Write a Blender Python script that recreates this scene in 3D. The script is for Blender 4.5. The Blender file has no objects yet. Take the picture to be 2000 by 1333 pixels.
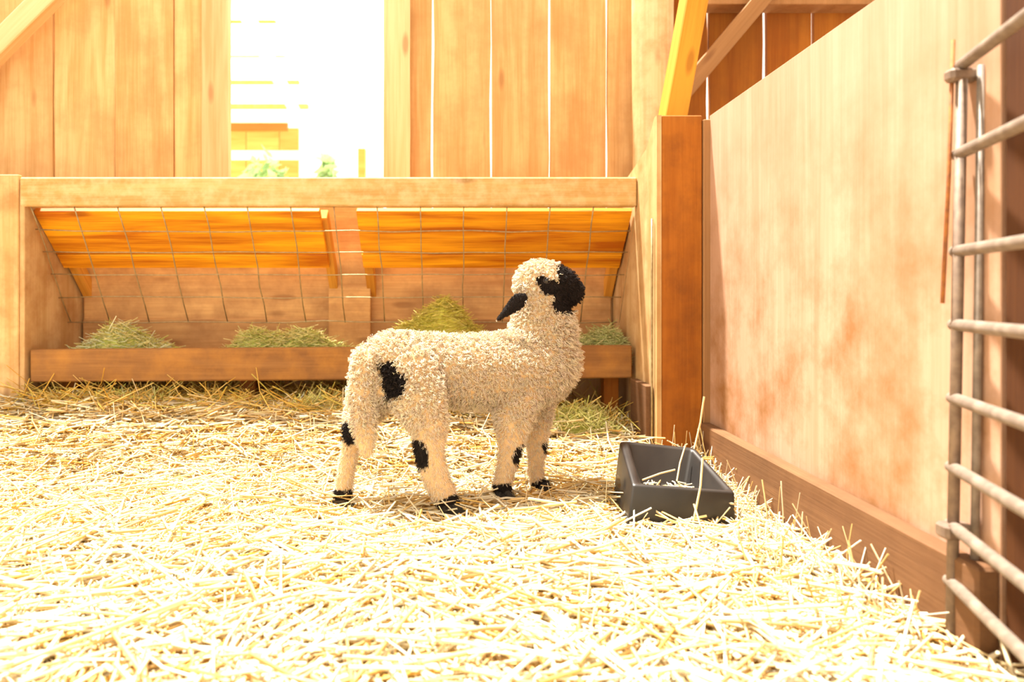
import bpy, bmesh, math, random
import numpy as np
from mathutils import Vector, Matrix
from mathutils.bvhtree import BVHTree

random.seed(7); rng = np.random.default_rng(7)
scene = bpy.context.scene
C = scene.collection

# ------------------------------------------------------------------ camera
F, VX, VY, CAMH = 1400.0, 890.0, 575.0, 0.452      # focal length in px of a 2000 px wide frame, vanishing point, eye height
cam_d = bpy.data.cameras.new('camera'); cam = bpy.data.objects.new('camera', cam_d); C.objects.link(cam)
cam.location = (0, 0, CAMH); cam.rotation_euler = (math.radians(90), 0, 0)
cam_d.sensor_width = 36; cam_d.lens = 36 * F / 2000
cam_d.shift_x = (1000 - VX) / 2000; cam_d.shift_y = -(666.5 - VY) / 2000
cam_d.clip_start = 0.02
cam_d.dof.use_dof = True; cam_d.dof.focus_distance = 1.56; cam_d.dof.aperture_fstop = 3.2
scene.camera = cam

# ------------------------------------------------------------------ sky, sun, exposure
world = bpy.data.worlds.new('sky'); scene.world = world; world.use_nodes = True
bg = world.node_tree.nodes['Background']
bg.inputs[0].default_value = (1.0, 0.87, 0.68, 1); bg.inputs[1].default_value = 1.0
sun_d = bpy.data.lights.new('sun', 'SUN'); sun = bpy.data.objects.new('sun', sun_d); C.objects.link(sun)
sun_d.energy = 7.6; sun_d.color = (1.0, 0.93, 0.83); sun_d.angle = math.radians(3.0)
sun.rotation_euler = Vector((0.25, -0.21, -0.945)).to_track_quat('-Z', 'Y').to_euler()
vs = scene.view_settings
vs.view_transform = 'Standard'; vs.look = 'None'; vs.gamma = 1.0; vs.use_curve_mapping = False
vs.exposure = 1.3
scene.cycles.max_bounces = 8; scene.cycles.diffuse_bounces = 5

# ------------------------------------------------------------------ helpers
def at(px, py, Y):
    """photo pixel + real depth -> world point"""
    return Vector(((px - VX) * Y / F, Y, CAMH - (py - VY) * Y / F))
def xa(px, Y): return (px - VX) * Y / F
def za(py, Y): return CAMH - (py - VY) * Y / F

WORLD = {}
def link(name, mesh, loc=(0, 0, 0), parent=None, rot=None):
    o = bpy.data.objects.new(name, mesh); C.objects.link(o)
    loc = Vector(loc); WORLD[o.name] = loc
    if parent is not None:
        o.parent = parent; o.location = loc - WORLD[parent.name]
    else:
        o.location = loc
    if rot is not None: o.rotation_euler = rot
    return o
def tag(o, label=None, cat=None, group=None, kind=None):
    if label: o['label'] = label
    if cat: o['category'] = cat
    if group: o['group'] = group
    if kind: o['kind'] = kind
    return o
def thing(name, loc, label, cat, group=None, kind=None):
    return tag(link(name, None, loc), label, cat, group, kind)

def mesh_np(name, v, f, mat=None, col=None, smooth=False):
    """v (n,3), f (m,k) numpy -> mesh"""
    me = bpy.data.meshes.new(name)
    v = np.asarray(v, np.float32); f = np.asarray(f, np.int32); m, k = f.shape
    me.vertices.add(len(v)); me.vertices.foreach_set('co', v.ravel())
    me.loops.add(m * k); me.loops.foreach_set('vertex_index', f.ravel())
    me.polygons.add(m); me.polygons.foreach_set('loop_start', np.arange(0, m * k, k, dtype=np.int32))
    me.update(calc_edges=True)
    if col is not None:
        a = me.color_attributes.new('tint', 'FLOAT_COLOR', 'POINT')
        c = np.ones((len(v), 4), np.float32); c[:, :3] = col; a.data.foreach_set('color', c.ravel())
    me.polygons.foreach_set('use_smooth', np.full(m, bool(smooth)))
    if mat: me.materials.append(mat)
    me.validate(); me.update()
    return me

def box_mesh(name, size, mat, bevel=0.002, seg=1):
    bm = bmesh.new(); bmesh.ops.create_cube(bm, size=1)
    for v in bm.verts: v.co = Vector((v.co.x * size[0], v.co.y * size[1], v.co.z * size[2]))
    if bevel: bmesh.ops.bevel(bm, geom=bm.edges[:], offset=min(bevel, min(size) * .4), segments=seg, affect='EDGES', profile=.5)
    me = bpy.data.meshes.new(name); bm.to_mesh(me); bm.free(); me.materials.append(mat); return me
def box(name, lo, hi, mat, parent=None, bevel=0.002, rot=None):
    lo, hi = Vector(lo), Vector(hi)
    return link(name, box_mesh(name, hi - lo, mat, bevel), (lo + hi) / 2, parent, rot)
def bar(name, a, b, w, t, mat, parent=None, bevel=0.003, side=(0, 1, 0)):
    """a plank from point a to b; w across, t thick along 'side'"""
    a, b = Vector(a), Vector(b); z = (b - a); L = z.length; z.normalize()
    y = Vector(side); y = (y - z * y.dot(z)).normalized(); x = y.cross(z)
    R = Matrix((x, y, z)).transposed()
    return link(name, box_mesh(name, (w, t, L), mat, bevel), (a + b) / 2, parent, R.to_euler())
def prism(name, poly, axis, d0, d1, mat, parent=None):
    """poly in the plane across 'axis' extruded from d0 to d1"""
    bm = bmesh.new(); n = len(poly)
    def mk(p, d): return (d, p[0], p[1]) if axis == 'x' else ((p[0], d, p[1]) if axis == 'y' else (p[0], p[1], d))
    c = Vector(mk((sum(p[0] for p in poly) / n, sum(p[1] for p in poly) / n), (d0 + d1) / 2))
    A = [bm.verts.new(Vector(mk(p, d0)) - c) for p in poly]; B = [bm.verts.new(Vector(mk(p, d1)) - c) for p in poly]
    bm.faces.new(A); bm.faces.new(B[::-1])
    for i in range(n): bm.faces.new((A[i], B[i], B[(i + 1) % n], A[(i + 1) % n]))
    bmesh.ops.recalc_face_normals(bm, faces=bm.faces[:])
    me = bpy.data.meshes.new(name); bm.to_mesh(me); bm.free(); me.materials.append(mat)
    return link(name, me, c, parent)

def tubes_np(P, R, sides=3):
    """P (N,M,3) paths, R (N,M) radii -> verts, quads"""
    P = np.asarray(P, float); N, M, _ = P.shape
    T = np.gradient(P, axis=1); T /= np.linalg.norm(T, axis=2, keepdims=True) + 1e-12
    ref = np.where(np.abs(T[:, :1, 2:3]) < .8, np.array([0, 0, 1.]), np.array([1., 0, 0]))
    A = np.cross(T, np.broadcast_to(ref, T.shape)); A /= np.linalg.norm(A, axis=2, keepdims=True) + 1e-12
    B = np.cross(T, A)
    an = np.arange(sides) * 2 * math.pi / sides
    V = P[:, :, None] + R[:, :, None, None] * (np.cos(an)[:, None] * A[:, :, None] + np.sin(an)[:, None] * B[:, :, None])
    idx = np.arange(N * M * sides).reshape(N, M, sides)
    q = np.stack([idx[:, :-1], np.roll(idx[:, :-1], -1, 2), np.roll(idx[:, 1:], -1, 2), idx[:, 1:]], -1)
    return V.reshape(-1, 3), q.reshape(-1, 4)
def tube(name, pts, r, mat, parent=None, sides=8, cap=True, base=None):
    P = np.array([[tuple(p) for p in pts]], float); r = np.full((1, len(pts)), r) if np.isscalar(r) else np.array([r])
    c = P[0].mean(0) if base is None else np.array(base)
    v, f = tubes_np(P - c, r, sides)
    me = mesh_np(name, v, f, mat, smooth=True)
    if cap:
        bm = bmesh.new(); bm.from_mesh(me); bmesh.ops.holes_fill(bm, edges=bm.edges[:], sides=sides); bm.to_mesh(me); bm.free()
    return link(name, me, c, parent)

# ------------------------------------------------------------------ materials
def nodes(name):
    m = bpy.data.materials.new(name); m.use_nodes = True
    nt = m.node_tree; return m, nt, nt.nodes['Principled BSDF']
def wood(name, light, dark, axis=2, rough=.75, fine=1.0, dirt=None, dirt_amt=.0, dirt_scale=4.0, knots=True, lowdirt=None):
    m, nt, b = nodes(name); N = nt.nodes; L = nt.links
    tc = N.new('ShaderNodeTexCoord'); oi = N.new('ShaderNodeObjectInfo')
    off = N.new('ShaderNodeVectorMath'); off.operation = 'MULTIPLY_ADD'
    comb = N.new('ShaderNodeCombineXYZ')
    for i in range(3): L.new(oi.outputs['Random'], comb.inputs[i])
    L.new(comb.outputs[0], off.inputs[0]); off.inputs[1].default_value = (7.3, 11.1, 5.7); L.new(tc.outputs['Object'], off.inputs[2])
    def mp(along, across):
        q = N.new('ShaderNodeMapping'); s = [across] * 3; s[axis] = along; q.inputs['Scale'].default_value = s
        L.new(off.outputs[0], q.inputs[0]); return q
    n1 = N.new('ShaderNodeTexNoise'); n1.inputs['Scale'].default_value = 1; n1.inputs['Detail'].default_value = 5
    n1.inputs['Distortion'].default_value = .6; L.new(mp(1.6 * fine, 22 * fine).outputs[0], n1.inputs['Vector'])
    n2 = N.new('ShaderNodeTexNoise'); n2.inputs['Scale'].default_value = 1; n2.inputs['Detail'].default_value = 3
    L.new(mp(6 * fine, 170 * fine).outputs[0], n2.inputs['Vector'])
    add = N.new('ShaderNodeMath'); add.operation = 'MULTIPLY_ADD'; L.new(n2.outputs[0], add.inputs[0]); add.inputs[1].default_value = .45
    L.new(n1.outputs[0], add.inputs[2])
    rp = N.new('ShaderNodeValToRGB'); e = rp.color_ramp.elements
    e[0].position = .54; e[0].color = (*dark, 1); e[1].position = .90; e[1].color = (*light, 1)
    L.new(add.outputs[0], rp.inputs[0]); col = rp.outputs[0]
    hsv = N.new('ShaderNodeHueSaturation'); mr = N.new('ShaderNodeMapRange')
    L.new(oi.outputs['Random'], mr.inputs[0]); mr.inputs[3].default_value = .86; mr.inputs[4].default_value = 1.12
    L.new(mr.outputs[0], hsv.inputs['Value']); L.new(col, hsv.inputs['Color']); col = hsv.outputs[0]
    if knots:
        vo = N.new('ShaderNodeTexVoronoi'); vo.inputs['Scale'].default_value = 1; L.new(mp(2.6, 9).outputs[0], vo.inputs['Vector'])
        kr = N.new('ShaderNodeValToRGB'); kr.color_ramp.elements[0].position = .07; kr.color_ramp.elements[1].position = .13
        kr.color_ramp.elements[0].color = (.6,) * 3 + (1,); kr.color_ramp.elements[1].color = (0, 0, 0, 1); L.new(vo.outputs['Distance'], kr.inputs[0])
        km = N.new('ShaderNodeMix'); km.data_type = 'RGBA'; L.new(kr.outputs[0], km.inputs[0]); L.new(col, km.inputs[6])
        km.inputs[7].default_value = (dark[0] * .5, dark[1] * .4, dark[2] * .4, 1); col = km.outputs[2]
    if dirt is not None:
        n3 = N.new('ShaderNodeTexNoise'); n3.inputs['Scale'].default_value = dirt_scale; n3.inputs['Detail'].default_value = 7
        n3.inputs['Roughness'].default_value = .65; L.new(off.outputs[0], n3.inputs['Vector'])
        r3 = N.new('ShaderNodeValToRGB'); r3.color_ramp.elements[0].position = .42; r3.color_ramp.elements[1].position = .68
        r3.color_ramp.elements[0].color = (0, 0, 0, 1); r3.color_ramp.elements[1].color = (dirt_amt,) * 3 + (1,)
        L.new(n3.outputs[0], r3.inputs[0]); fac = r3.outputs[0]
        if lowdirt:      # dirt rubbed on by animals up to shoulder height (object z between lowdirt[0] and [1])
            sp = N.new('ShaderNodeSeparateXYZ'); L.new(tc.outputs['Object'], sp.inputs[0])
            m2 = N.new('ShaderNodeMapRange'); L.new(sp.outputs[2], m2.inputs[0]); m2.inputs[1].default_value = lowdirt[0]; m2.inputs[2].default_value = lowdirt[1]
            m2.inputs[3].default_value = 1; m2.inputs[4].default_value = .15
            mu = N.new('ShaderNodeMath'); mu.operation = 'MULTIPLY'; L.new(fac, mu.inputs[0]); L.new(m2.outputs[0], mu.inputs[1]); fac = mu.outputs[0]
        mx = N.new('ShaderNodeMix'); mx.data_type = 'RGBA'; L.new(fac, mx.inputs[0]); L.new(col, mx.inputs[6]); mx.inputs[7].default_value = (*dirt, 1)
        col = mx.outputs[2]
    L.new(col, b.inputs['Base Color']); b.inputs['Roughness'].default_value = rough; b.inputs['Specular IOR Level'].default_value = .25
    bp = N.new('ShaderNodeBump'); bp.inputs['Strength'].default_value = .35; bp.inputs['Distance'].default_value = .004
    L.new(add.outputs[0], bp.inputs['Height']); L.new(bp.outputs[0], b.inputs['Normal'])
    return m
def plain(name, colr, rough=.6, metal=0.0, noise=None, nscale=30, bump=.0):
    m, nt, b = nodes(name); N = nt.nodes; L = nt.links
    b.inputs['Roughness'].default_value = rough; b.inputs['Metallic'].default_value = metal
    b.inputs['Base Color'].default_value = (*colr, 1)
    if noise is not None:
        tc = N.new('ShaderNodeTexCoord'); n = N.new('ShaderNodeTexNoise'); n.inputs['Scale'].default_value = nscale; n.inputs['Detail'].default_value = 5
        L.new(tc.outputs['Object'], n.inputs['Vector'])
        rp = N.new('ShaderNodeValToRGB'); rp.color_ramp.elements[0].position = .38; rp.color_ramp.elements[1].position = .66
        rp.color_ramp.elements[0].color = (*colr, 1); rp.color_ramp.elements[1].color = (*noise, 1)
        L.new(n.outputs[0], rp.inputs[0]); L.new(rp.outputs[0], b.inputs['Base Color'])
        if bump:
            bp = N.new('ShaderNodeBump'); bp.inputs['Strength'].default_value = bump; bp.inputs['Distance'].default_value = .003
            L.new(n.outputs[0], bp.inputs['Height']); L.new(bp.outputs[0], b.inputs['Normal'])
    return m
def tinted(name, rough=.7, sheen=0.0, trans=0.0, spec=.3):
    m, nt, b = nodes(name); N = nt.nodes; L = nt.links
    a = N.new('ShaderNodeVertexColor'); a.layer_name = 'tint'
    L.new(a.outputs[0], b.inputs['Base Color']); b.inputs['Roughness'].default_value = rough; b.inputs['Specular IOR Level'].default_value = spec
    if trans:
        tr = N.new('ShaderNodeBsdfTranslucent'); L.new(a.outputs[0], tr.inputs[0]); mx = N.new('ShaderNodeMixShader'); mx.inputs[0].default_value = trans
        L.new(b.outputs[0], mx.inputs[1]); L.new(tr.outputs[0], mx.inputs[2]); L.new(mx.outputs[0], N['Material Output'].inputs[0])
    return m

M = {}
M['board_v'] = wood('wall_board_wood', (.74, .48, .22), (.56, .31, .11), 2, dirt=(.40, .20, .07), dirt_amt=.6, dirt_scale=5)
M['board_r'] = wood('shade_toned_stall_board_wood', (.36, .125, .012), (.26, .075, .006), 2, dirt=(.18, .06, .008), dirt_amt=.5, dirt_scale=5)  # wall planks again, with the stall's shade mixed into their colour
M['trim_v'] = wood('window_trim_wood', (.74, .50, .28), (.60, .34, .15), 2, fine=.8)
M['beam_x'] = wood('manger_rail_wood', (.62, .41, .17), (.46, .26, .08), 0, dirt=(.75, .62, .40), dirt_amt=.35, dirt_scale=30)
M['slope_x'] = wood('varnished_board_wood', (.88, .40, .012), (.42, .11, .003), 0, rough=.55, fine=1.2)
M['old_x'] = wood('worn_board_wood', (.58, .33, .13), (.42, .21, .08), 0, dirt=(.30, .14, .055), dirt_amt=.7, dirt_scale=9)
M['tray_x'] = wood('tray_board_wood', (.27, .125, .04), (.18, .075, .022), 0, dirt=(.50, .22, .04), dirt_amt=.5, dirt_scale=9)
M['batten'] = wood('batten_wood', (.70, .34, .05), (.50, .20, .02), 2)
M['post_v'] = wood('brown_post_wood', (.36, .12, .012), (.27, .08, .006), 2, dirt=(.15, .045, .008), dirt_amt=.6, dirt_scale=10)
M['ply'] = wood('plywood', (.50, .31, .215), (.41, .235, .145), 2, fine=.7, knots=False, dirt=(.26, .115, .036), dirt_amt=1.0, dirt_scale=6, lowdirt=(-.12, .42))
M['ply_y'] = wood('plywood_end', (.64, .43, .22), (.50, .30, .12), 2, fine=.8, dirt=(.34, .16, .05), dirt_amt=.7, dirt_scale=9)
M['base_y'] = wood('base_board_wood', (.19, .093, .04), (.14, .065, .028), 1, dirt=(.11, .05, .02), dirt_amt=.5, dirt_scale=12)
M['brace'] = wood('yellow_brace_wood', (.62, .29, .03), (.50, .20, .015), 2)
M['brace_b'] = wood('brown_brace_wood', (.38, .20, .085), (.30, .15, .06), 2)
M['log'] = wood('peeled_log_wood', (.78, .60, .38), (.62, .42, .20), 2, fine=.6, dirt=(.40, .22, .09), dirt_amt=.7, dirt_scale=9)
M['wire'] = plain('dull_wire', (.30, .22, .11), .55, .6, (.42, .33, .18), 60)
M['steel'] = plain('galvanised_gate_tube', (.17, .13, .10), .6, .1, (.26, .21, .165), 60, .1)
M['rust'] = plain('rusty_rod', (.36, .13, .03), .8, .1, (.22, .08, .03), 90, .3)
M['iron'] = plain('dark_gate_iron', (.16, .11, .08), .6, .3, (.24, .17, .12), 70, .1)
M['rubber'] = plain('black_rubber', (.011, .009, .008), .45, 0, (.022, .018, .015), 14, .15)
M['straw'] = tinted('straw_stalks', .6, trans=.18)
M['hay'] = tinted('hay_stems', .7, trans=.15)
M['wool'] = tinted('fleece', .85, trans=.22, spec=.15)
M['hide'] = tinted('hide_under_fleece', .9, spec=.1)
M['hoof'] = plain('hoof_horn', (.012, .010, .010), .45, 0, (.03, .025, .022), 60, .1)
M['eye'] = plain('dark_eye', (.006, .004, .003), .16)
M['lid'] = plain('eyelid_skin', (.035, .022, .018), .5)
M['nose'] = plain('nose_skin', (.06, .022, .012), .5)
M['soil'] = plain('straw_litter', (.46, .24, .06), .95, 0, (.64, .38, .12), 40, .5)
M['dirt'] = plain('pale_dirt', (.70, .58, .42), .95, 0, (.80, .70, .55), 3)
M['roof'] = wood('added_roof_board_wood', (.55, .34, .16), (.42, .24, .10), 0)
M['white'] = plain('white_painted_wood', (.86, .82, .74), .7, 0, (.80, .75, .66), 8)
M['shedwood'] = wood('shed_wood', (.62, .36, .10), (.52, .27, .06), 0)
M['sheddark'] = wood('shed_beam_wood', (.40, .17, .03), (.32, .12, .02), 0)
M['leaf'] = tinted('bush_leaves', .6, trans=.3)
mt, nt, b = nodes('translucent_roof_sheet'); tr = nt.nodes.new('ShaderNodeBsdfTranslucent'); tr.inputs[0].default_value = (.95, .92, .86, 1)
nt.links.new(tr.outputs[0], nt.nodes['Material Output'].inputs[0]); M['sheet'] = mt

# ------------------------------------------------------------------ the ground
def ground_h(X, Y):
    X = np.asarray(X, float); Y = np.asarray(Y, float)
    t = np.clip((Y - 1.68) / .42, 0, 1); s = t * t * (3 - 2 * t)
    left = np.clip((.35 - X) / .5, 0, 1)
    h = .125 * s * (.55 + .45 * left) + .02 * np.clip((-.9 - X) / .4, 0, 1) * s
    h += .007 * np.sin(X * 7.1 + 1.3) * np.sin(Y * 6.3 + .4) + .004 * np.sin(X * 17 + Y * 9)
    return h - .012
def build_ground():
    xs = np.linspace(-2.4, 2.4, 121); ys = np.linspace(-.9, 2.44, 85)
    X, Y = np.meshgrid(xs, ys, indexing='ij'); Z = ground_h(X, Y) + rng.normal(0, .002, X.shape)
    v = np.stack([X, Y, Z], -1).reshape(-1, 3); i = np.arange(v.shape[0]).reshape(X.shape)
    f = np.stack([i[:-1, :-1], i[1:, :-1], i[1:, 1:], i[:-1, 1:]], -1).reshape(-1, 4)
    o = link('floor', mesh_np('floor', v, f, M['soil'], smooth=True))
    tag(o, 'barn floor covered by trampled golden straw litter', 'floor', kind='structure')
build_ground()
g = box('ground', (-14, 2.5, -.14), (14, 30, -.06), M['dirt'], bevel=0); tag(g, 'pale dirt yard outside the barn window', 'ground', kind='structure')

# ------------------------------------------------------------------ back wall of upright planks
WY = 2.45
def plank(name, x0, x1, z0, z1, y, thk, mat, parent, seed, jit=.0016):
    r = np.random.default_rng(seed); n = 9
    zs = np.linspace(z0, z1, n); l = x0 + r.normal(0, jit, n); rr = x1 + r.normal(0, jit, n); dy = r.normal(0, .002)
    cx, cz = (x0 + x1) / 2, (z0 + z1) / 2; v = []
    for k in range(n): v += [(l[k] - cx, dy, zs[k] - cz), (rr[k] - cx, dy, zs[k] - cz), (rr[k] - cx, thk + dy, zs[k] - cz), (l[k] - cx, thk + dy, zs[k] - cz)]
    f = [(3, 2, 1, 0), tuple(4 * (n - 1) + q for q in range(4))]
    for k in range(n - 1):
        for q in range(4): f.append((4 * k + q, 4 * k + (q + 1) % 4, 4 * k + 4 + (q + 1) % 4, 4 * k + 4 + q))
    return link(name, mesh_np(name, v, f, mat), (cx, y, cz), parent)
wall_b = thing('wall_back', (0, WY, 0), 'barn back wall of upright tan planks with daylight gaps around a window opening', 'wall', kind='structure')
cuts = [-480, -360, -242, -125, -12, 105, 225, 340, 448]
for i in range(len(cuts) - 1):
    plank('plank', xa(cuts[i] + 1.2, WY), xa(cuts[i + 1] - 1.2, WY), -.05, 1.50, WY, .019, M['board_v'], wall_b, 10 + i)
plank('plank', xa(448, WY), xa(600, WY), -.05, .83, WY, .019, M['board_v'], wall_b, 31)
plank('plank', xa(602, WY), xa(748, WY), -.05, .83, WY, .019, M['board_v'], wall_b, 32)
cuts = [752, 845, 959, 1073, 1185, 1296]
for i in range(len(cuts) - 1):
    plank('plank', xa(cuts[i] + 1.5, WY), xa(cuts[i + 1] - 1.5, WY), -.05, 1.50, WY, .019, M['board_v'], wall_b, 50 + i)
cuts = [1296, 1383, 1493, 1587, 1690, 1795, 1900, 2010, 2120, 2230]
for i in range(len(cuts) - 1):
    plank('plank', xa(cuts[i] + 3.4, WY), xa(cuts[i + 1] - 3.4, WY), -.05, 1.50, WY, .019, M['board_r'], wall_b, 70 + i, .0022)
box('girt', (xa(1340, 2.41), 2.37, za(15, 2.40)), (2.3, 2.448, za(15, 2.40) + .09), M['brace_b'], wall_b)
# window opening trim
win = thing('window_1', (xa(598, WY), WY, .83), 'unglazed barn window opening framed by two upright tan boards', 'window', kind='structure')
plank('window_frame', xa(395, 2.42), xa(446, 2.42), .82, 1.50, 2.415, .033, M['trim_v'], win, 91, .0006)
plank('window_frame', xa(750, 2.42), xa(801, 2.42), .82, 1.50, 2.415, .033, M['trim_v'], win, 92, .0006)
box('window_sill', (xa(446, 2.44), 2.425, .80), (xa(750, 2.44), 2.475, .832), M['trim_v'], win)
# diagonal brace upper left
o = bar('diagonal_brace', at(-235, 325, 2.37), at(150, -60, 2.37), .07, .05, M['trim_v'])
tag(o, 'pale diagonal timber brace in the corner left of the window', 'brace')
# corner panel left of the manger, then an unseen stub wall added as sun block
o = box('sun_blocking_wall', (-2.42, 1.98, -.05), (-2.36, 2.47, 1.50), M['ply_y']); tag(o, 'unseen wooden stub wall added left of the manger to keep sun off it', 'wall', kind='structure')
o = box('wall_corner', (-2.3, 2.10, -.04), (xa(36, 2.10), 2.118, za(341, 2.10)), M['ply_y']); tag(o, 'upright plywood panel closing the corner left of the manger', 'wall', kind='structure')
# unseen roof added over the neighbouring stall to darken it
rf = thing('added_stall_roof', (1.9, 1.2, 2.1), 'unseen wooden roof boards added to darken the stall beyond the plywood partition', 'roof', kind='structure')
for k in range(3): box('added_roof_board', (.80, 2.125 + .2 * k, 2.10), (3.0, 2.322 + .2 * k, 2.13), M['roof'], rf)
for k in range(12): box('added_roof_board', (.80, 2.12 - .2 * (k + 1) + .003, 2.10), (3.0, 2.12 - .2 * k, 2.13), M['roof'], rf)

# ------------------------------------------------------------------ right corner: log, post, plywood partition, braces
lx, ly, lr = xa(1279, 2.32), 2.34, .067
n = 9; zs = np.linspace(-.05, 2.05, n)
pts = [(lx + rng.normal(0, .002), ly, z) for z in zs]
o = tube('log_post', pts, list(lr + rng.normal(0, .0015, n)), M['log'], None, 28, base=(lx, ly, 0))
tag(o, 'round peeled log post with bark patches in the barn corner', 'post')
PX = .673
wall_r = thing('wall_right', (PX, 1.4, 0), 'stained plywood pen partition with low ledge board along the right side', 'wall', kind='structure')
box('plywood_sheet', (PX, .885, -.04), (PX + .018, 1.90, .925), M['ply'], wall_r, .001)
box('base_board', (PX - .030, .885, -.04), (PX, 1.895, .113), M['base_y'], wall_r, .004)
box('edge_strip', (xa(1373, 1.90), 1.895, -.04), (PX + .006, 1.93, .915), M['brace_b'], wall_r, .002)
o = box('corner_post', (xa(1292, 1.9), 1.90, -.04), (xa(1372, 1.9), 1.94, .927), M['post_v'], None, .003)
tag(o, 'reddish brown upright post between the manger and plywood partition', 'post')
M['post_d'] = wood('shade_darkened_post_wood', (.075, .025, .005), (.05, .015, .003), 2)  # the post's shade is put into this wood colour
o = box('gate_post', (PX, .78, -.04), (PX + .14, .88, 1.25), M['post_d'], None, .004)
tag(o, 'timber post behind the metal gate, its shade put into a dark brown colour', 'post')
o = prism('manger_partition', [(1.90, -.04), (1.90, .927), (1.925, .927), (2.0, .86), (2.12, .835), (2.30, .80), (2.44, .80), (2.44, -.04)], 'x', xa(1283, 1.9), xa(1292, 1.9), M['ply_y'])
tag(o, 'scuffed plywood end panel closing the right end of the manger', 'panel')
o = box('ledge_strip', (.512, 1.93, .03), (.532, 2.10, .205), M['base_y']); tag(o, 'low board fixed at the foot of the manger end panel', 'board')
o = tube('panel_rod', [(.527, 1.925, z) for z in np.linspace(.03, .655, 5)], .003, M['wire'], None, 6); tag(o, 'thin upright wire rod on the manger end panel', 'rod')
o = bar('yellow_brace', at(1300, 300, 2.06), at(1362, -40, 2.06), .062, .09, M['brace']); tag(o, 'yellow diagonal timber brace leaning over the brown corner post', 'brace')
o = bar('brown_brace', at(1330, 186, 2.36), at(1520, -40, 2.36), .055, .035, M['brace_b']); tag(o, 'brown diagonal brace on the stall planks behind the yellow brace', 'brace')

# ------------------------------------------------------------------ hay manger
mg = thing('hay_manger', (-.37, 2.25, 0), 'long wooden hay manger with slanted wire grid and low tray', 'manger')
XL, XR = xa(38, 2.1), xa(1244.5, 2.1)
box('top_rail', (XL, 2.10, za(403, 2.1)), (XR, 2.138, za(346, 2.1)), M['beam_x'], mg, .004)
box('left_end_board', (XL - .004, 2.105, -.02), (XL + .012, 2.44, za(350, 2.1)), M['ply_y'], mg)
S0, S1 = Vector((0, 2.142, .700)), Vector((0, 2.312, .535)); sd = (S1 - S0); SL = sd.length; sd.normalize()
snorm = Vector((0, sd.z, -sd.y)).normalized()
if snorm.y > 0: snorm = -snorm
ang = math.atan2(sd.z, sd.y)
def slope_board(x0, x1, a, bb, t=.018):
    c = S0 + sd * (SL * (a + bb) / 2) - snorm * (t / 2)
    return link('slanted_board', box_mesh('slanted_board', (x1 - x0, SL * (bb - a) - .002, t), M['slope_x'], .002), ((x0 + x1) / 2, c.y, c.z), mg, (ang, 0, 0))
for x0, x1 in ((XL + .014, xa(626, 2.16)), (xa(697, 2.16), XR - .004)):
    slope_board(x0, x1, 0, .74); slope_board(x0, x1, .745, 1.0, .02)
for cx in (-1.245, -.408, -.283, .515):
    a = S0 + sd * (SL * .2) - snorm * .045; e = S0 + sd * (SL + .17) - snorm * .032
    bar('batten', (cx, a.y, a.z), (cx, e.y, e.z), .028, .045, M['batten'], mg, .002, side=tuple(snorm))
box('middle_post', (-.425, 2.395, .2), (-.285, 2.425, .76), M['old_x'], mg)
box('back_board', (XL + .02, 2.425, .362), (XR - .006, 2.443, .60), M['old_x'], mg)
box('back_board', (XL + .02, 2.418, .20), (XR - .006, 2.443, .368), M['old_x'], mg)
box('tray_floor', (XL + .02, 2.155, .215), (XR - .006, 2.42, .235), M['old_x'], mg)
fb = box('tray_front_board', (xa(60, 2.12), 2.115, .198), (xa(1234, 2.12), 2.153, .294), M['tray_x'], mg, .004, rot=(0, -.007, 0))
for cx, w in ((.478, .045), (-.64, .05), (-1.19, .06)):
    box('leg', (cx - w / 2, 2.20, -.03), (cx + w / 2, 2.25, .215), M['post_v'], mg)
# wire grid
G0, G1 = Vector((0, 2.112, .712)), Vector((0, 2.335, .360))
wires = []
def gpt(x, t): p = G0.lerp(G1, t); return (x, p.y, p.z)
grid = tube('wire_panel', [gpt(XL + .01, 0), gpt(XR - .004, 0)], .0022, M['wire'], mg, 6)
xsw = [xa(1244 - 84.6 * k, 2.112) for k in range(15)]
for x in xsw:
    j = rng.normal(0, .0012, 7); lean = 0.0 if x > -.3 else .0015
    tube('wire', [gpt(x + (j[k] if 0 < k < 6 else 0) + lean * math.sin(k), k / 6) for k in range(7)], .0019, M['wire'], grid, 6)
for t in (.2, .375, .565, .765, 1.0):
    j = rng.normal(0, .0015, 16)
    P = []
    for k in range(16):
        p = gpt(XL + .016 + (XR - XL - .022) * k / 15, t); P.append((p[0], p[1] - .003, p[2] + j[k]))
    tube('wire', P, .0019, M['wire'], grid, 6)

# ------------------------------------------------------------------ metal gate
gdir = Vector((-.287, -1, 0)).normalized(); g0 = Vector((.655, .93, 0))
gate = thing('metal_gate', (g0.x, g0.y, 0), 'tubular metal livestock gate with eight rails standing open against the partition', 'gate')
top = .755
tube('gate_upright', [(g0.x - .012, g0.y, .01), (g0.x + .002, g0.y, top)], .0068, M['iron'], gate, 12)
q = g0 + gdir * .045
tube('gate_upright', [(q.x + .020, q.y + .03, .02), (q.x + .030, q.y + .03, top - .01)], .0050, M['steel'], gate, 12)  # extra tube standing in for the gate's shadow on the plywood
for z in (.750, .635, .508, .412, .316, .226, .150, .077):
    s = -.012 + .014 * z / top
    a = g0 + Vector((s, 0, z)) + gdir * -.012; e = g0 + Vector((s, 0, z)) + gdir * .62
    tube('rail', [a, a.lerp(e, .5), e], .0078, M['steel'], gate, 12)
tube('hinge_rod', [(g0.x - .018, g0.y + .008, .44), (g0.x - .010, g0.y + .008, .60), (g0.x - .004, g0.y + .008, .785)], .0026, M['rust'], gate, 8)
box('hinge_clamp', (g0.x - .016, g0.y - .008, .728), (g0.x + .024, g0.y + .012, .745), M['iron'], gate, .004)
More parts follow.
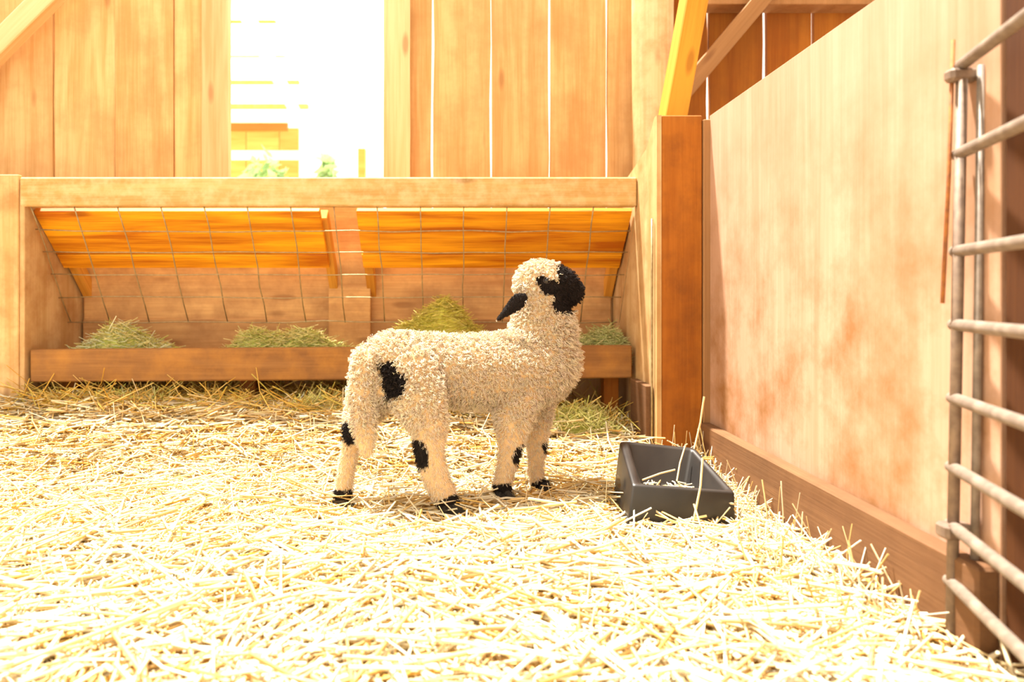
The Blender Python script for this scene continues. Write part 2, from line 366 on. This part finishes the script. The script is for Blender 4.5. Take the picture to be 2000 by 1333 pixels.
box('hinge_clamp', (g0.x - .026, g0.y - .012, .135), (g0.x + .012, g0.y + .014, .155), M['iron'], gate, .004)

# ------------------------------------------------------------------ black feed trough
def build_trough():
    base = Vector((.445, 1.50, 0)); tr = thing('feed_trough', base, 'black rubber feed trough with high back lying in straw by the partition', 'trough')
    O = {'bfl': (.334, 1.40, -.012), 'bfr': (.548, 1.40, -.014), 'bbr': (.548, 1.61, -.012), 'bbl': (.352, 1.61, -.010),
         'tfl': (.3465, 1.405, .079), 'tfr': (.5465, 1.402, .066), 'tbr': (.534, 1.60, .110), 'tbl': (.366, 1.60, .125)}
    ctr = sum((Vector(p) for p in O.values()), Vector()) / 8
    I = {}
    for k in ('tfl', 'tfr', 'tbr', 'tbl'):
        p = Vector(O[k]); I[k] = Vector((p.x + (.017 if p.x < ctr.x else -.012), p.y + (.014 if p.y < 1.5 else -.014), p.z - .001))
    jb = {'tfl': (.385, 1.432, .028), 'tfr': (.512, 1.432, .026), 'tbr': (.500, 1.560, .034), 'tbl': (.394, 1.560, .036)}
    bm = bmesh.new(); V = {}
    for k, p in O.items(): V[k] = bm.verts.new(Vector(p) - base)
    for k, p in I.items(): V['i' + k] = bm.verts.new(p - base)
    for k, p in jb.items(): V['j' + k] = bm.verts.new(Vector(p) - base)
    F_ = [('bfl', 'bbl', 'bbr', 'bfr'), ('bfl', 'bfr', 'tfr', 'tfl'), ('bfr', 'bbr', 'tbr', 'tfr'), ('bbr', 'bbl', 'tbl', 'tbr'), ('bbl', 'bfl', 'tfl', 'tbl')]
    ring = ['tfl', 'tfr', 'tbr', 'tbl']
    for a, c in zip(ring, ring[1:] + ring[:1]):
        F_ += [(a, c, 'i' + c, 'i' + a), ('i' + a, 'i' + c, 'j' + c, 'j' + a)]
    F_.append(('jtfl', 'jtfr', 'jtbr', 'jtbl'))
    for f in F_: bm.faces.new([V[k] for k in f])
    bmesh.ops.recalc_face_normals(bm, faces=bm.faces[:])
    bmesh.ops.bevel(bm, geom=bm.edges[:], offset=.0055, segments=3, affect='EDGES', profile=.5, clamp_overlap=True)
    me = bpy.data.meshes.new('body'); bm.to_mesh(me); bm.free(); me.materials.append(M['rubber'])
    for p in me.polygons: p.use_smooth = True
    link('body', me, base, tr)
    # lifting hole in the side: flat black disc standing for its shaded depth
    a = Vector((.3435, 1.505, .058)); nx = Vector((-1, 0, .13)).normalized()
    P = [[a + nx * d + Vector((0, .020 * math.cos(t), .013 * math.sin(t))) for t in np.linspace(0, 2 * math.pi, 17)[:-1]] for d in (.0015, -.012)]
    bm = bmesh.new(); r0 = [bm.verts.new(p - base) for p in P[0]]; r1 = [bm.verts.new(a + (p - a) * .8 + nx * .0002 - base) for p in P[0]]
    for k in range(16): bm.faces.new((r0[k], r0[(k + 1) % 16], r1[(k + 1) % 16], r1[k]))
    bm.faces.new(r1)
    me = bpy.data.meshes.new('lifting_hole_disc'); bm.to_mesh(me); bm.free(); me.materials.append(M['eye']); link('lifting_hole_disc', me, base, tr)['label'] = 'flat black oval in place of the lifting hole'
build_trough()

# ------------------------------------------------------------------ the lamb
def build_lamb():
    def Yc(px): return 1.535 + .000467 * (px - 772)
    E = []      # ellipsoids: centre, radius, lateral squash
    def chain(pts, sub=6):
        for (a, c) in zip(pts, pts[1:]):
            for k in range(sub + 1):
                t = k / sub; p = [a[i] + (c[i] - a[i]) * t for i in range(5)]
                E.append((at(p[0], p[1], p[2]), p[3] * p[2] / F, p[4]))
    # trunk (px, py, Y, r px, squash in depth)
    chain([(770, 712, Yc(770), 62, .86), (830, 722, Yc(830), 66, .9), (900, 727, Yc(900), 68, .95), (970, 727, Yc(970), 72, .95), (1030, 722, Yc(1030), 75, .9), (1056, 706, Yc(1056), 70, .85)])
    chain([(768, 705, Yc(768), 55, .95), (752, 750, Yc(752), 48, .95)], 4)                # rump
    chain([(1052, 700, Yc(1050), 68, .82), (1060, 645, 1.67, 59, .80), (1060, 600, 1.672, 51, .82), (1058, 560, 1.672, 47, .92)])   # neck, cranium
    # head
    chain([(1052, 557, 1.672, 46, .92), (1080, 556, 1.674, 40, .85)], 4)
    chain([(1080, 553, 1.674, 38, .82), (1098, 557, 1.676, 33, .76), (1117, 569, 1.678, 23, .78)], 4)
    chain([(1085, 575, 1.674, 30, .75), (1100, 586, 1.676, 20, .72), (1121, 578, 1.678, 17, .72)], 4)
    # near hind leg
    yn = 1.475
    chain([(800, 735, 1.50, 58, .62), (822, 790, 1.475, 46, .62), (838, 835, yn, 34, .75), (838, 880, yn, 29, .85), (842, 905, yn, 27, .85), (856, 945, yn, 25, .85), (868, 968, yn, 24, .9)])
    chain([(868, 968, yn, 24, .9), (876, 985, yn, 20, 1.0)], 3)
    # far hind leg
    yf = 1.545
    chain([(740, 745, 1.60, 48, .6), (712, 800, 1.58, 34, .7), (690, 845, 1.55, 19, .9), (685, 875, yf, 17, .9), (676, 925, yf, 16, .9), (671, 958, yf, 17, .95)])
    chain([(671, 958, yf, 17, .95), (666, 978, yf, 17, 1.0)], 3)
    # near front leg
    ya = 1.585
    chain([(1010, 770, 1.60, 48, .6), (1002, 825, ya, 33, .75), (997, 880, ya, 22, .9), (986, 925, ya, 18, .95), (981, 950, ya, 18, 1.0), (982, 962, ya, 16, 1.0)])
    # far front leg
    yb = 1.685
    chain([(1040, 780, 1.69, 42, .6), (1047, 835, yb, 24, .8), (1049, 880, yb, 18, .9), (1045, 920, yb, 15, .95), (1049, 936, yb, 15, 1.0), (1057, 944, yb, 12, 1.0)])
    # tail
    chain([(718, 705, Yc(718) - .01, 28, .9), (706, 770, Yc(700) - .015, 24, .9), (712, 840, Yc(700) - .02, 21, .9), (716, 880, Yc(700) - .02, 14, .9)])
    bm = bmesh.new()
    for c, r, s in E:
        bmesh.ops.create_icosphere(bm, subdivisions=3, radius=1, matrix=Matrix.Translation(c) @ Matrix.Diagonal((r, r * s, r, 1)))
    # ears: flat leaves hanging back
    def ear(side):
        ys = 1.672 + side * .063
        a, e = at(1023, 580, ys), at(975, 622, ys + side * .012)
        for k in range(15):
            t = k / 14; w = float(np.interp(t, (0, .12, .3, .6, .85, 1), (.012, .0205, .0210, .0140, .0085, .0055)))
            c = a.lerp(e, t); d = (e - a).normalized()
            R = Matrix((d, Vector((0, 1, 0)), d.cross(Vector((0, 1, 0))))).transposed().to_4x4()
            bmesh.ops.create_icosphere(bm, subdivisions=2, radius=1, matrix=Matrix.Translation(c) @ R @ Matrix.Diagonal((.009, .0064, w, 1)))
    ear(-1); ear(1)
    me = bpy.data.meshes.new('tmp'); bm.to_mesh(me); bm.free()
    t = bpy.data.objects.new('tmp', me); C.objects.link(t)
    md = t.modifiers.new('r', 'REMESH'); md.mode = 'VOXEL'; md.voxel_size = .0042
    md = t.modifiers.new('s', 'SMOOTH'); md.factor = .5; md.iterations = 7
    dg = bpy.context.evaluated_depsgraph_get(); body = bpy.data.meshes.new_from_object(t.evaluated_get(dg)); bpy.data.objects.remove(t)
    nv = len(body.vertices); co = np.empty(nv * 3, np.float32); body.vertices.foreach_get('co', co); co = co.reshape(-1, 3).astype(float)
    def proj(p): return VX + p[:, 0] * F / p[:, 1], VY + (CAMH - p[:, 2]) * F / p[:, 1]
    def inpoly(x, y, poly):
        ins = np.zeros(len(x), bool); n = len(poly)
        for i in range(n):
            (x1, y1), (x2, y2) = poly[i], poly[(i + 1) % n]
            cnd = ((y1 > y) != (y2 > y)); ins ^= cnd & (x < (x2 - x1) * (y - y1) / (y2 - y1 + 1e-9) + x1)
        return ins
    def coat(p, jit=2.5):
        """0 white fleece, 1 black hair"""
        x, y = proj(p); x = x + rng.normal(0, jit, len(x)); y = y + rng.normal(0, jit, len(x)); Yd = p[:, 1]
        k = inpoly(x, y, [(739, 716), (752, 707), (768, 706), (778, 728), (791, 730), (793, 762), (783, 776), (752, 778), (748, 745)]) & (Yd < 1.53)
        k |= inpoly(x, y, [(792, 868), (806, 858), (826, 862), (836, 885), (836, 914), (815, 918), (801, 905)]) & (Yd < 1.53)
        k |= inpoly(x, y, [(662, 832), (678, 824), (692, 830), (697, 868), (678, 872), (664, 850)]) & (Yd > 1.48)
        k |= inpoly(x, y, [(1000, 893), (1008, 876), (1022, 868), (1024, 885), (1012, 908), (1003, 908)]) & (Yd < 1.63)
        k |= inpoly(x, y, [(1058, 868), (1074, 862), (1074, 885), (1062, 885)]) & (Yd > 1.63)
        k |= inpoly(x, y, [(830, 985), (858, 980), (888, 966), (920, 972), (925, 1015), (830, 1015)]) & (Yd < 1.53)
        k |= inpoly(x, y, [(635, 957), (700, 956), (702, 1012), (635, 1012)])
        k |= inpoly(x, y, [(952, 948), (1000, 944), (1012, 985), (952, 985)]) & (Yd < 1.64)
        k |= inpoly(x, y, [(1030, 948), (1058, 936), (1085, 930), (1085, 965), (1030, 965)]) & (Yd > 1.62)
        face = inpoly(x, y, [(1092, 514), (1112, 505), (1160, 530), (1160, 620), (1085, 620), (1078, 596), (1080, 576), (1070, 578), (1058, 574), (1056, 562), (1046, 555), (1047, 543), (1060, 536), (1070, 548), (1082, 545), (1089, 552), (1090, 540), (1086, 530)]) & (y < 612) & (y < 612 - .0 * x)
        face &= ~((x > 1112) & (y > 608))
        k |= face
        ear = inpoly(x, y, [(966, 632), (966, 608), (988, 576), (1000, 562), (1030, 562), (1036, 580), (1022, 602), (992, 628)]) & (np.abs(Yd - 1.672) > .046)
        return k | ear, face, ear
    blk, face, ear = coat(co, 0.0)
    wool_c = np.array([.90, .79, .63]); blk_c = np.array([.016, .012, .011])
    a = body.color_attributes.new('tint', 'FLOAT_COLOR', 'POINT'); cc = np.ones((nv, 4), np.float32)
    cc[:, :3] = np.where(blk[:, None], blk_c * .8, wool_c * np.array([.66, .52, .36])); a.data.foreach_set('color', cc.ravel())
    body.materials.clear(); body.materials.append(M['hide']); body.polygons.foreach_set('use_smooth', np.ones(len(body.polygons), bool))
    root_loc = Vector((0, 1.56, 0))
    root = thing('lamb', root_loc, 'white woolly lamb with black face, ears and hock patches standing on the straw', 'lamb')
    body.transform(Matrix.Translation(-root_loc)); body.name = 'body'
    ob = link('body', body, root_loc, root)
    # fleece of little curls
    body.calc_loop_triangles(); nt_ = len(body.loop_triangles); ti = np.empty(nt_ * 3, np.int32); body.loop_triangles.foreach_get('vertices', ti); ti = ti.reshape(-1, 3)
    nrm = np.empty(nv * 3, np.float32); body.vertices.foreach_get('normal', nrm); nrm = nrm.reshape(-1, 3).astype(float)
    A, B, D = co[ti[:, 0]], co[ti[:, 1]], co[ti[:, 2]]
    area = np.linalg.norm(np.cross(B - A, D - A), axis=1) / 2
    N = 52000
    pick = rng.choice(nt_, N, p=area / area.sum()); u = rng.random((N, 2)); fl = u.sum(1) > 1; u[fl] = 1 - u[fl]
    w = np.stack([1 - u.sum(1), u[:, 0], u[:, 1]], 1)
    p = (co[ti[pick]] * w[:, :, None]).sum(1); n = (nrm[ti[pick]] * w[:, :, None]).sum(1); n /= np.linalg.norm(n, axis=1, keepdims=True)
    x, y = proj(p); blk, face, ear = coat(p)
    below = np.clip((y - 815) / 60, 0, 1)                       # legs carry shorter, straighter hair
    head = (y < 600) & (x > 990)
    down = np.array([0, 0, -1.]); tang = down - n * (n @ down)[:, None]; tang /= np.linalg.norm(tang, axis=1, keepdims=True) + 1e-6
    rv = rng.normal(0, 1, (N, 3)); t1 = rv - n * (rv * n).sum(1, keepdims=True); t1 /= np.linalg.norm(t1, axis=1, keepdims=True); t2 = np.cross(n, t1)
    L = .0115 * (1 - .35 * below) * rng.uniform(.65, 1.3, N); L[head] *= .85; chest = (x > 1085) & (y > 600) & (y < 800); L[chest] *= 1.5; L[blk & ~face & ~ear] *= 1.0; L[face] = .0062 * rng.uniform(.6, 1.2, face.sum()); L[ear] = .0032
    cr = .0031 * (1 - .75 * below) * rng.uniform(.6, 1.3, N); cr[face | ear] = .0012
    lay = .35 + .75 * below; lay[face | ear] = .6
    Mp = 6; s = np.linspace(0, 1, Mp)
    ph = rng.uniform(0, 6.28, N)[:, None]; turns = rng.uniform(.9, 1.7, N)[:, None] * (1 - .6 * below)[:, None]
    axis_ = n + tang * lay[:, None] + rng.normal(0, .22, (N, 3)); axis_ /= np.linalg.norm(axis_, axis=1, keepdims=True)
    an = ph + turns * 2 * math.pi * s[None]
    grow = np.minimum(1, s * 2.2)[None]
    P = p[:, None] - n[:, None] * .0012 + axis_[:, None] * (L[:, None] * s[None])[:, :, None] \
        + (np.cos(an) * cr[:, None] * grow)[:, :, None] * t1[:, None] + (np.sin(an) * cr[:, None] * grow)[:, :, None] * t2[:, None]
    from mathutils.kdtree import KDTree
    K = 7000; ci = rng.choice(N, K, replace=False); kd = KDTree(K)
    for q_, j_ in enumerate(ci): kd.insert(Vector(p[j_]), q_)
    kd.balance(); own = np.array([kd.find(Vector(q_))[1] for q_ in p])
    cdir = n[ci] + tang[ci] * .35 + rng.normal(0, .28, (K, 3)); cdir /= np.linalg.norm(cdir, axis=1, keepdims=True)
    tip = p[ci] + cdir * (L[ci] * rng.uniform(.85, 1.35, K))[:, None]
    pull = np.where(ear, 0, .62 * (1 - .5 * below))[:, None] * s[None] ** 1.6
    P = P + (tip[own][:, None] - P) * pull[:, :, None]
    R = (.00088 * rng.uniform(.7, 1.25, N) * (1 - .3 * below))[:, None] * (1 - .62 * s[None] ** 1.5); R[face | ear] *= 1.0
    xe, ye = proj(p); clear = ((xe - 1063) ** 2 + (ye - 549) ** 2 < 7.5 ** 2)
    keep = ~clear; P, R, blk, face, ear = P[keep], R[keep], blk[keep], face[keep], ear[keep]; N = len(P)
    v, f = tubes_np(P, R, 3)
    tone = rng.uniform(.82, 1.08, N)[:, None]
    warm = np.stack([np.ones(N), rng.uniform(.93, 1.04, N), rng.uniform(.86, 1.06, N)], 1)
    col = np.where(blk[:, None], blk_c * rng.uniform(.6, 2.4, N)[:, None], np.minimum(.92, wool_c * tone * warm))
    col = np.repeat(col, Mp * 3, axis=0)
    o = link('fleece', mesh_np('fleece', v - np.array(root_loc), f, M['wool'], col, True), root_loc, root)
    tag(o, 'curly cream fleece with black patches', kind='stuff')
    # eyes, nostrils, hooves
    bvh = BVHTree.FromPolygons([Vector(c) for c in co], [tuple(t) for t in ti])
    def surf(px, py, far=False):
        q = at(px, py, 1.672); org = Vector((q.x, 3.0 if far else .8, q.z)); hit = bvh.ray_cast(org, Vector((0, -1 if far else 1, 0)))
        return hit[0], hit[1]
    for far in (False, True):
        h, nn = surf(1063, 549, far)
        if h is None: continue
        bm = bmesh.new(); bmesh.ops.create_uvsphere(bm, u_segments=20, v_segments=12, radius=.0082)
        me = bpy.data.meshes.new('eye'); bm.to_mesh(me); bm.free(); me.materials.append(M['eye']); me.polygons.foreach_set('use_smooth', np.ones(len(me.polygons), bool))
        c = h - nn * .0032; e = link('eye', me, c, root); e['label'] = 'glossy dark eye'
        q = nn.to_track_quat('Z', 'Y')
        ringp = [c + q @ Vector((.0080 * math.cos(t), .0066 * math.sin(t), .0040)) for t in np.linspace(0, 2 * math.pi, 25)]
        tube('eyelid', ringp, .0013, M['lid'], e, 6, cap=False)
        h, nn = surf(1133, 561, far)
        if h is not None:
            bm = bmesh.new(); bmesh.ops.create_uvsphere(bm, u_segments=10, v_segments=6, radius=1, matrix=Matrix.Diagonal((.0035, .0012, .0013, 1)))
            me = bpy.data.meshes.new('nostril'); bm.to_mesh(me); bm.free(); me.materials.append(M['nose']); link('nostril', me, h, root)
    tube('navel_cord', [at(903, 812, 1.55), at(906, 825, 1.55), at(911, 833, 1.55), at(900, 842, 1.55), at(899, 850, 1.55)], .0007, M['lid'], root, 5)
    def hoof(px, py, Y, ln, wd, ht, dirx=1):
        base = at(px, py, Y)
        for s in (-1, 1):           # two claws
            prof = [(-ln * .5, 0), (ln * .55, 0), (ln * .50, ht * .35), (ln * .12, ht), (-ln * .42, ht * .9)]
            bm = bmesh.new(); y0, y1 = (0.0008, wd * .5) if s > 0 else (-wd * .5, -.0008)
            Af = [bm.verts.new((dirx * a_, y0, b_)) for a_, b_ in prof]; Bf = [bm.verts.new((dirx * a_, y1, b_)) for a_, b_ in prof]
            bm.faces.new(Af); bm.faces.new(Bf[::-1])
            for k in range(5): bm.faces.new((Af[k], Bf[k], Bf[(k + 1) % 5], Af[(k + 1) % 5]))
            bmesh.ops.recalc_face_normals(bm, faces=bm.faces[:]); bmesh.ops.bevel(bm, geom=bm.edges[:], offset=.0025, segments=2, affect='EDGES')
            me = bpy.data.meshes.new('hoof'); bm.to_mesh(me); bm.free(); me.materials.append(M['hoof']); link('hoof', me, base, root)
    hoof(886, 1003, 1.475, .058, .040, .026); hoof(668, 1001, yf, .058, .036, .034); hoof(986, 978, ya, .046, .036, .028); hoof(1066, 957, yb, .038, .034, .022)
build_lamb()

# ------------------------------------------------------------------ straw bedding
def strands(N, xr, yr, lmin, lmax, r0, hfun, cols, lift=(.0, .02), tilt=.18, M_=3, mask=None, zoff=None, bend=.12, prefer=None):
    X = rng.uniform(*xr, N); Y = rng.uniform(*yr, N)
    if mask is not None: k = mask(X, Y); X, Y = X[k], Y[k]
    N = len(X); Lh = rng.uniform(lmin, lmax, N) * rng.uniform(.5, 1, N); th = rng.uniform(0, 2 * math.pi, N)
    if prefer is not None: th = np.where(rng.random(N) < .5, rng.normal(prefer, .5, N), th)
    tl = rng.normal(0, tilt, N)
    d = np.stack([np.cos(th) * np.cos(tl), np.sin(th) * np.cos(tl), np.sin(tl)], 1)
    s = np.linspace(-.5, .5, M_)
    c = np.stack([X, Y, hfun(X, Y) + rng.uniform(*lift, N) + np.abs(np.sin(tl)) * Lh * .42], 1)
    side = np.stack([-np.sin(th), np.cos(th), np.zeros(N)], 1)
    bd = rng.normal(0, bend, N) * Lh
    P = c[:, None] + d[:, None] * (Lh[:, None] * s)[:, :, None] + side[:, None] * (bd[:, None] * (s ** 2 * 2)[None])[:, :, None]
    P[:, :, 2] += (rng.normal(0, bend * .35, N) * Lh)[:, None] * (.5 - 2 * s ** 2)[None]
    R = (r0 * rng.uniform(.5, 1.25, N))[:, None] * np.ones(M_)[None]
    v, f = tubes_np(P, R, 3)
    ci = rng.integers(0, len(cols), N); col = np.array(cols)[ci] * rng.uniform(.8, 1.1, N)[:, None]
    return v, f, np.repeat(np.minimum(col, .95), M_ * 3, axis=0)
def join(parts):
    V, Fc, K = [], [], []; o = 0
    for v, f, k in parts: V.append(v); Fc.append(f + o); K.append(k); o += len(v)
    return np.concatenate(V), np.concatenate(Fc), np.concatenate(K)
SC = [(.90, .78, .54), (.88, .72, .44), (.92, .84, .64), (.84, .64, .32), (.93, .88, .72), (.76, .52, .20)]
SC2 = SC[:4] + [(.80, .50, .13), (.74, .43, .08), (.84, .58, .20), (.88, .64, .26)]
def inside(X, Y):
    k = (X < PX - .035) & (Y > .35)
    k &= ~((X > .33) & (X < .56) & (Y > 1.385) & (Y < 1.62))          # not through the trough
    k &= ~((X > .50) & (Y > 1.86))
    for hx, hy in ((886, 1.475), (670, 1.545), (986, 1.585), (1066, 1.685)):      # trodden down around the hooves
        k &= ~((np.hypot(X - xa(hx, hy), Y - hy + .015) < .05) & (rng.random(len(X)) < .85))
    return k
parts = [
    strands(15000, (-1.5, .67), (.70, 2.12), .06, .22, .0022, ground_h, SC2, (0, .012), .10, mask=inside),
    strands(5000, (-1.5, .67), (1.2, 2.12), .05, .18, .0019, ground_h, SC, (.004, .020), .16, mask=inside),
    strands(3200, (-.8, .67), (.65, 1.35), .10, .28, .0030, ground_h, SC, (.008, .026), .10, mask=inside),
    strands(2600, (-1.5, .67), (1.2, 2.12), .08, .22, .0026, ground_h, SC, (.008, .024), .12, mask=inside),
    strands(7000, (-2.3, -1.3), (-.4, 2.1), .06, .2, .0022, ground_h, SC, (0, .02), .14),
    strands(9000, (-1.4, .66), (-.6, .75), .06, .2, .0022, ground_h, SC, (0, .02), .12),
    strands(1600, (-1.3, .66), (.9, 2.1), .03, .10, .0013, ground_h, SC, (.004, .012), .75, mask=inside),   # upright bits
    strands(900, (.50, .655), (.95, 1.86), .05, .13, .0015, ground_h, SC, (.0, .012), .8, mask=inside),     # heaped against the ledge board
    strands(5200, (-1.28, .50), (2.02, 2.42), .05, .20, .0013, ground_h, [(.84, .55, .12), (.74, .44, .07), (.66, .54, .12), (.88, .64, .22)], (0, .03), .35),
    strands(130, (.395, .50), (1.44, 1.555), .02, .07, .0016, lambda X, Y: np.full(len(X), .036), SC, (0, .008), .1),   # chaff in the trough
    strands(1800, (.70, 1.5), (.6, 2.4), .06, .2, .0020, lambda X, Y: ground_h(X, Y), SC, (0, .02), .14),
]
v, f, k = join(parts)
o = link('straw_bedding', mesh_np('straw_bedding', v, f, M['straw'], k, True)); tag(o, 'deep loose golden straw bedding spread across the pen floor', 'straw', kind='stuff')

# loose single stalks that show by the trough
def stalk(pts, label, r=.0019):
    P = np.array([[tuple(p) for p in pts]]); c = np.array(pts[-1])
    v, f = tubes_np(P - c, np.full((1, len(pts)), r), 5)
    o = link('straw_stalk', mesh_np('straw_stalk', v, f, M['straw'], np.tile((.88, .70, .40), (len(v), 1)), True), c)
    tag(o, label, 'straw', 'loose straw stalks around the trough')
stalk([at(1375, 775, 1.62), at(1368, 825, 1.62), at(1357, 872, 1.61), at(1352, 890, 1.60)], 'tall straw stalk rising behind the black trough beside the brown post', .0024)
stalk([at(1338, 872, 1.57), at(1328, 905, 1.55), at(1322, 940, 1.53)], 'straw stalk leaning on the back inside the black trough')
stalk([at(1372, 895, 1.40), at(1368, 950, 1.385), at(1352, 1030, 1.37)], 'long straw stalk standing against the front of the black trough', .0023)
stalk([at(1230, 1022, 1.385), at(1300, 1024, 1.38), at(1380, 1008, 1.375)], 'straw stalk lying along the front foot of the black trough', .0024)
stalk([at(1355, 985, 1.36), at(1372, 1040, 1.33), at(1388, 1085, 1.29)], 'pale straw stalk lying in front of the trough slanting away from it')
stalk([at(1255, 938, 1.44), at(1290, 925, 1.47), at(1318, 918, 1.50)], 'straw stalk lying across the inside of the black trough')

# ------------------------------------------------------------------ hay
HC = [(.66, .66, .18), (.74, .70, .24), (.56, .60, .14), (.84, .74, .30), (.80, .78, .36), (.88, .76, .34)]
def hay_pile(x0, x1, yc, yw, z0, ht, N, label, cols=HC, rough=.25):
    cx, hw = (x0 + x1) / 2, (x1 - x0) / 2; xs = rng.uniform(x0, x1, N); ys = rng.uniform(yc - yw, yc + yw, N)
    ph = rng.uniform(0, 6, 3)
    def hf(X, Y):
        a = np.clip(1 - np.abs((X - cx) / hw) ** 3, 0, 1); c = np.clip(1 - ((Y - yc) / (yw * 1.15)) ** 2, 0, 1)
        return z0 + ht * a * c * (.72 + .28 * np.sin(X * 23 + ph[0]) * np.sin(X * 9 + ph[1]))
    P1 = strands(N, (x0, x1), (yc - yw, yc + yw), .02, .085, .0011, hf, cols, (-.006, .006), rough, 3, bend=.25, prefer=.2)
    gx = np.linspace(x0, x1, 26); gy = np.linspace(yc - yw, yc + yw, 9); X, Y = np.meshgrid(gx, gy, indexing='ij')
    Z = hf(X, Y) - .004 + rng.normal(0, .002, X.shape); vv = np.stack([X, Y, Z], -1).reshape(-1, 3); i = np.arange(len(vv)).reshape(X.shape)
    ff = np.stack([i[:-1, :-1], i[1:, :-1], i[1:, 1:], i[:-1, 1:]], -1).reshape(-1, 4)
    v, f, k = join([P1, (vv, ff, np.tile(np.array(cols[2]) * .9, (len(vv), 1)))])
    c = np.array((cx, yc, z0)); o = link('hay_pile', mesh_np('hay_pile', v - c, f, M['hay'], k, True), c)
    tag(o, label, 'hay', 'heaps of hay', 'stuff')
TZ = .236
hay_pile(xa(135, 2.25), xa(350, 2.25), 2.25, .08, TZ, .115, 2600, 'pale green hay heap at the far left end of the manger tray', HC + [(.80, .82, .55)] * 2)
hay_pile(xa(440, 2.25), xa(705, 2.25), 2.25, .08, TZ, .13, 3200, 'green hay heap in the manger tray below its middle post')
hay_pile(xa(755, 2.27), xa(1000, 2.27), 2.27, .09, TZ, .215, 3400, 'tall yellow-green hay heap in the tray behind the lamb\'s back', [(.74, .68, .12), (.82, .74, .18), (.66, .62, .10), (.88, .76, .24)])
hay_pile(xa(1080, 2.25), xa(1232, 2.25), 2.25, .085, TZ, .155, 2200, 'grey-green hay heap at the right end of the tray beyond the lamb\'s chest', [(.58, .62, .24), (.70, .70, .32), (.50, .55, .20), (.80, .74, .36)])
hay_pile(xa(560, 2.08), xa(720, 2.08), 2.10, .07, .095, .055, 1500, 'spilled green hay on the floor beneath the manger behind the lamb\'s rump', HC + [(.75, .58, .22)] * 3, .5)
hay_pile(xa(1050, 2.05), xa(1215, 2.05), 2.06, .07, .05, .08, 1500, 'spilled green hay on the floor beneath the manger under the lamb\'s chest', HC, .5)
hay_pile(xa(80, 2.10), xa(330, 2.10), 2.11, .06, .11, .045, 1400, 'spilled dry hay on the floor under the left end of the manger', HC + [(.75, .55, .18)] * 5, .5)

# ------------------------------------------------------------------ what the window shows: open shed in the sun, rail and bushes
SY = 6.0
shed = thing('open_shed', (xa(500, SY), SY, -.06), 'bright open sided shed with rafters seen through the barn window', 'shed')
def roofpt(px, py):      # roof plane rising towards the viewer
    t = (py + 10) / 240.0; return at(px, py, 4.0 + (SY - 4.0) * t)
A_, B_, C_, D_ = roofpt(330, -60), roofpt(620, -60), roofpt(620, 225), roofpt(330, 225)
up = Vector((0, 0, .10))
me = mesh_np('roof_sheet', [p + up - Vector((xa(500, SY), SY, -.06)) for p in (A_, B_, C_, D_)], [(0, 1, 2, 3)], M['sheet'])
rs = link('roof_sheet', me, (xa(500, SY), SY, -.06), shed); sm = rs.modifiers.new('t', 'SOLIDIFY'); sm.thickness = .01
for py, x1 in ((37, 540), (103, 560), (160, 585), (208, 602)):
    bar('purlin', roofpt(380, py), roofpt(x1, py), .035, .05, M['shedwood'], shed, .003)
bar('rafter', roofpt(452, -30), roofpt(592, 250), .09, .05, M['white'], shed, .003)
bar('rafter', roofpt(560, -60), roofpt(622, 228), .05, .05, M['white'], shed, .003)
box('eave_beam', (xa(330, SY), SY - .05, za(240, SY)), (xa(592, SY), SY, za(226, SY)), M['white'], shed)
box('brown_beam', (xa(330, SY + .3), SY + .3, za(254, SY + .3)), (xa(560, SY + .3), SY + .36, za(238, SY + .3)), M['sheddark'], shed)
for a_, c_ in ((300, 390), (391, 480), (481, 545), (546, 594)):
    box('wall_board', (xa(a_, SY + .5), SY + .5, -.06), (xa(c_, SY + .5), SY + .53, za(250, SY + .5)), M['shedwood'], shed)
box('post', (xa(586, SY), SY - .04, -.06), (xa(600, SY), SY + .04, za(232, SY)), M['white'], shed)
rail = box('fence_rail', (xa(300, 5.0), 5.0, za(311, 5.0)), (xa(690, 5.0), 5.04, za(294, 5.0)), M['white']); tag(rail, 'white painted fence rail across the foot of the window view', 'rail')
fp = box('fence_post', (xa(699, 5.0), 5.0, -.06), (xa(713, 5.0), 5.06, za(290, 5.0)), M['shedwood']); tag(fp, 'short pale timber fence post beyond the window', 'post')
def bush(px, Y, w, h, label):
    c = np.array((xa(px, Y), Y, -.06)); N = 900
    d = rng.normal(0, 1, (N, 3)); d /= np.linalg.norm(d, axis=1, keepdims=True); d *= rng.uniform(.5, 1, (N, 1)) ** .5
    p = d * np.array([w, w * .6, h / 2]) + np.array([0, 0, h / 2]); a = rng.normal(0, 1, (N, 3)); a /= np.linalg.norm(a, axis=1, keepdims=True); b_ = np.cross(a, rng.normal(0, 1, (N, 3))); b_ /= np.linalg.norm(b_, axis=1, keepdims=True)
    s = rng.uniform(.02, .045, (N, 1)); v = np.stack([p - a * s * 1.6, p + b_ * s * .6, p + a * s * 1.6, p - b_ * s * .6], 1).reshape(-1, 3)
    f = np.arange(N * 4).reshape(-1, 4); col = np.repeat(np.array([.50, .72, .42]) * rng.uniform(.7, 1.25, (N, 1)), 4, axis=0)
    root = thing('bush', c, label, 'bush', 'bushes outside the window')
    tag(link('leaves', mesh_np('leaves', v, f, M['leaf'], np.minimum(col, .9)), c, root), kind='stuff')
    for k in range(4):
        q = rng.normal(0, .3, 2); tube('stem', [c, c + np.array((q[0] * w, q[1] * w, h * .8))], .012, M['brace_b'], root, 5)
bush(515, 4.6, .22, 1.46, 'pale green bush below the white rail outside the window')
bush(640, 4.6, .11, 1.42, 'small green bush near the fence post outside the window')
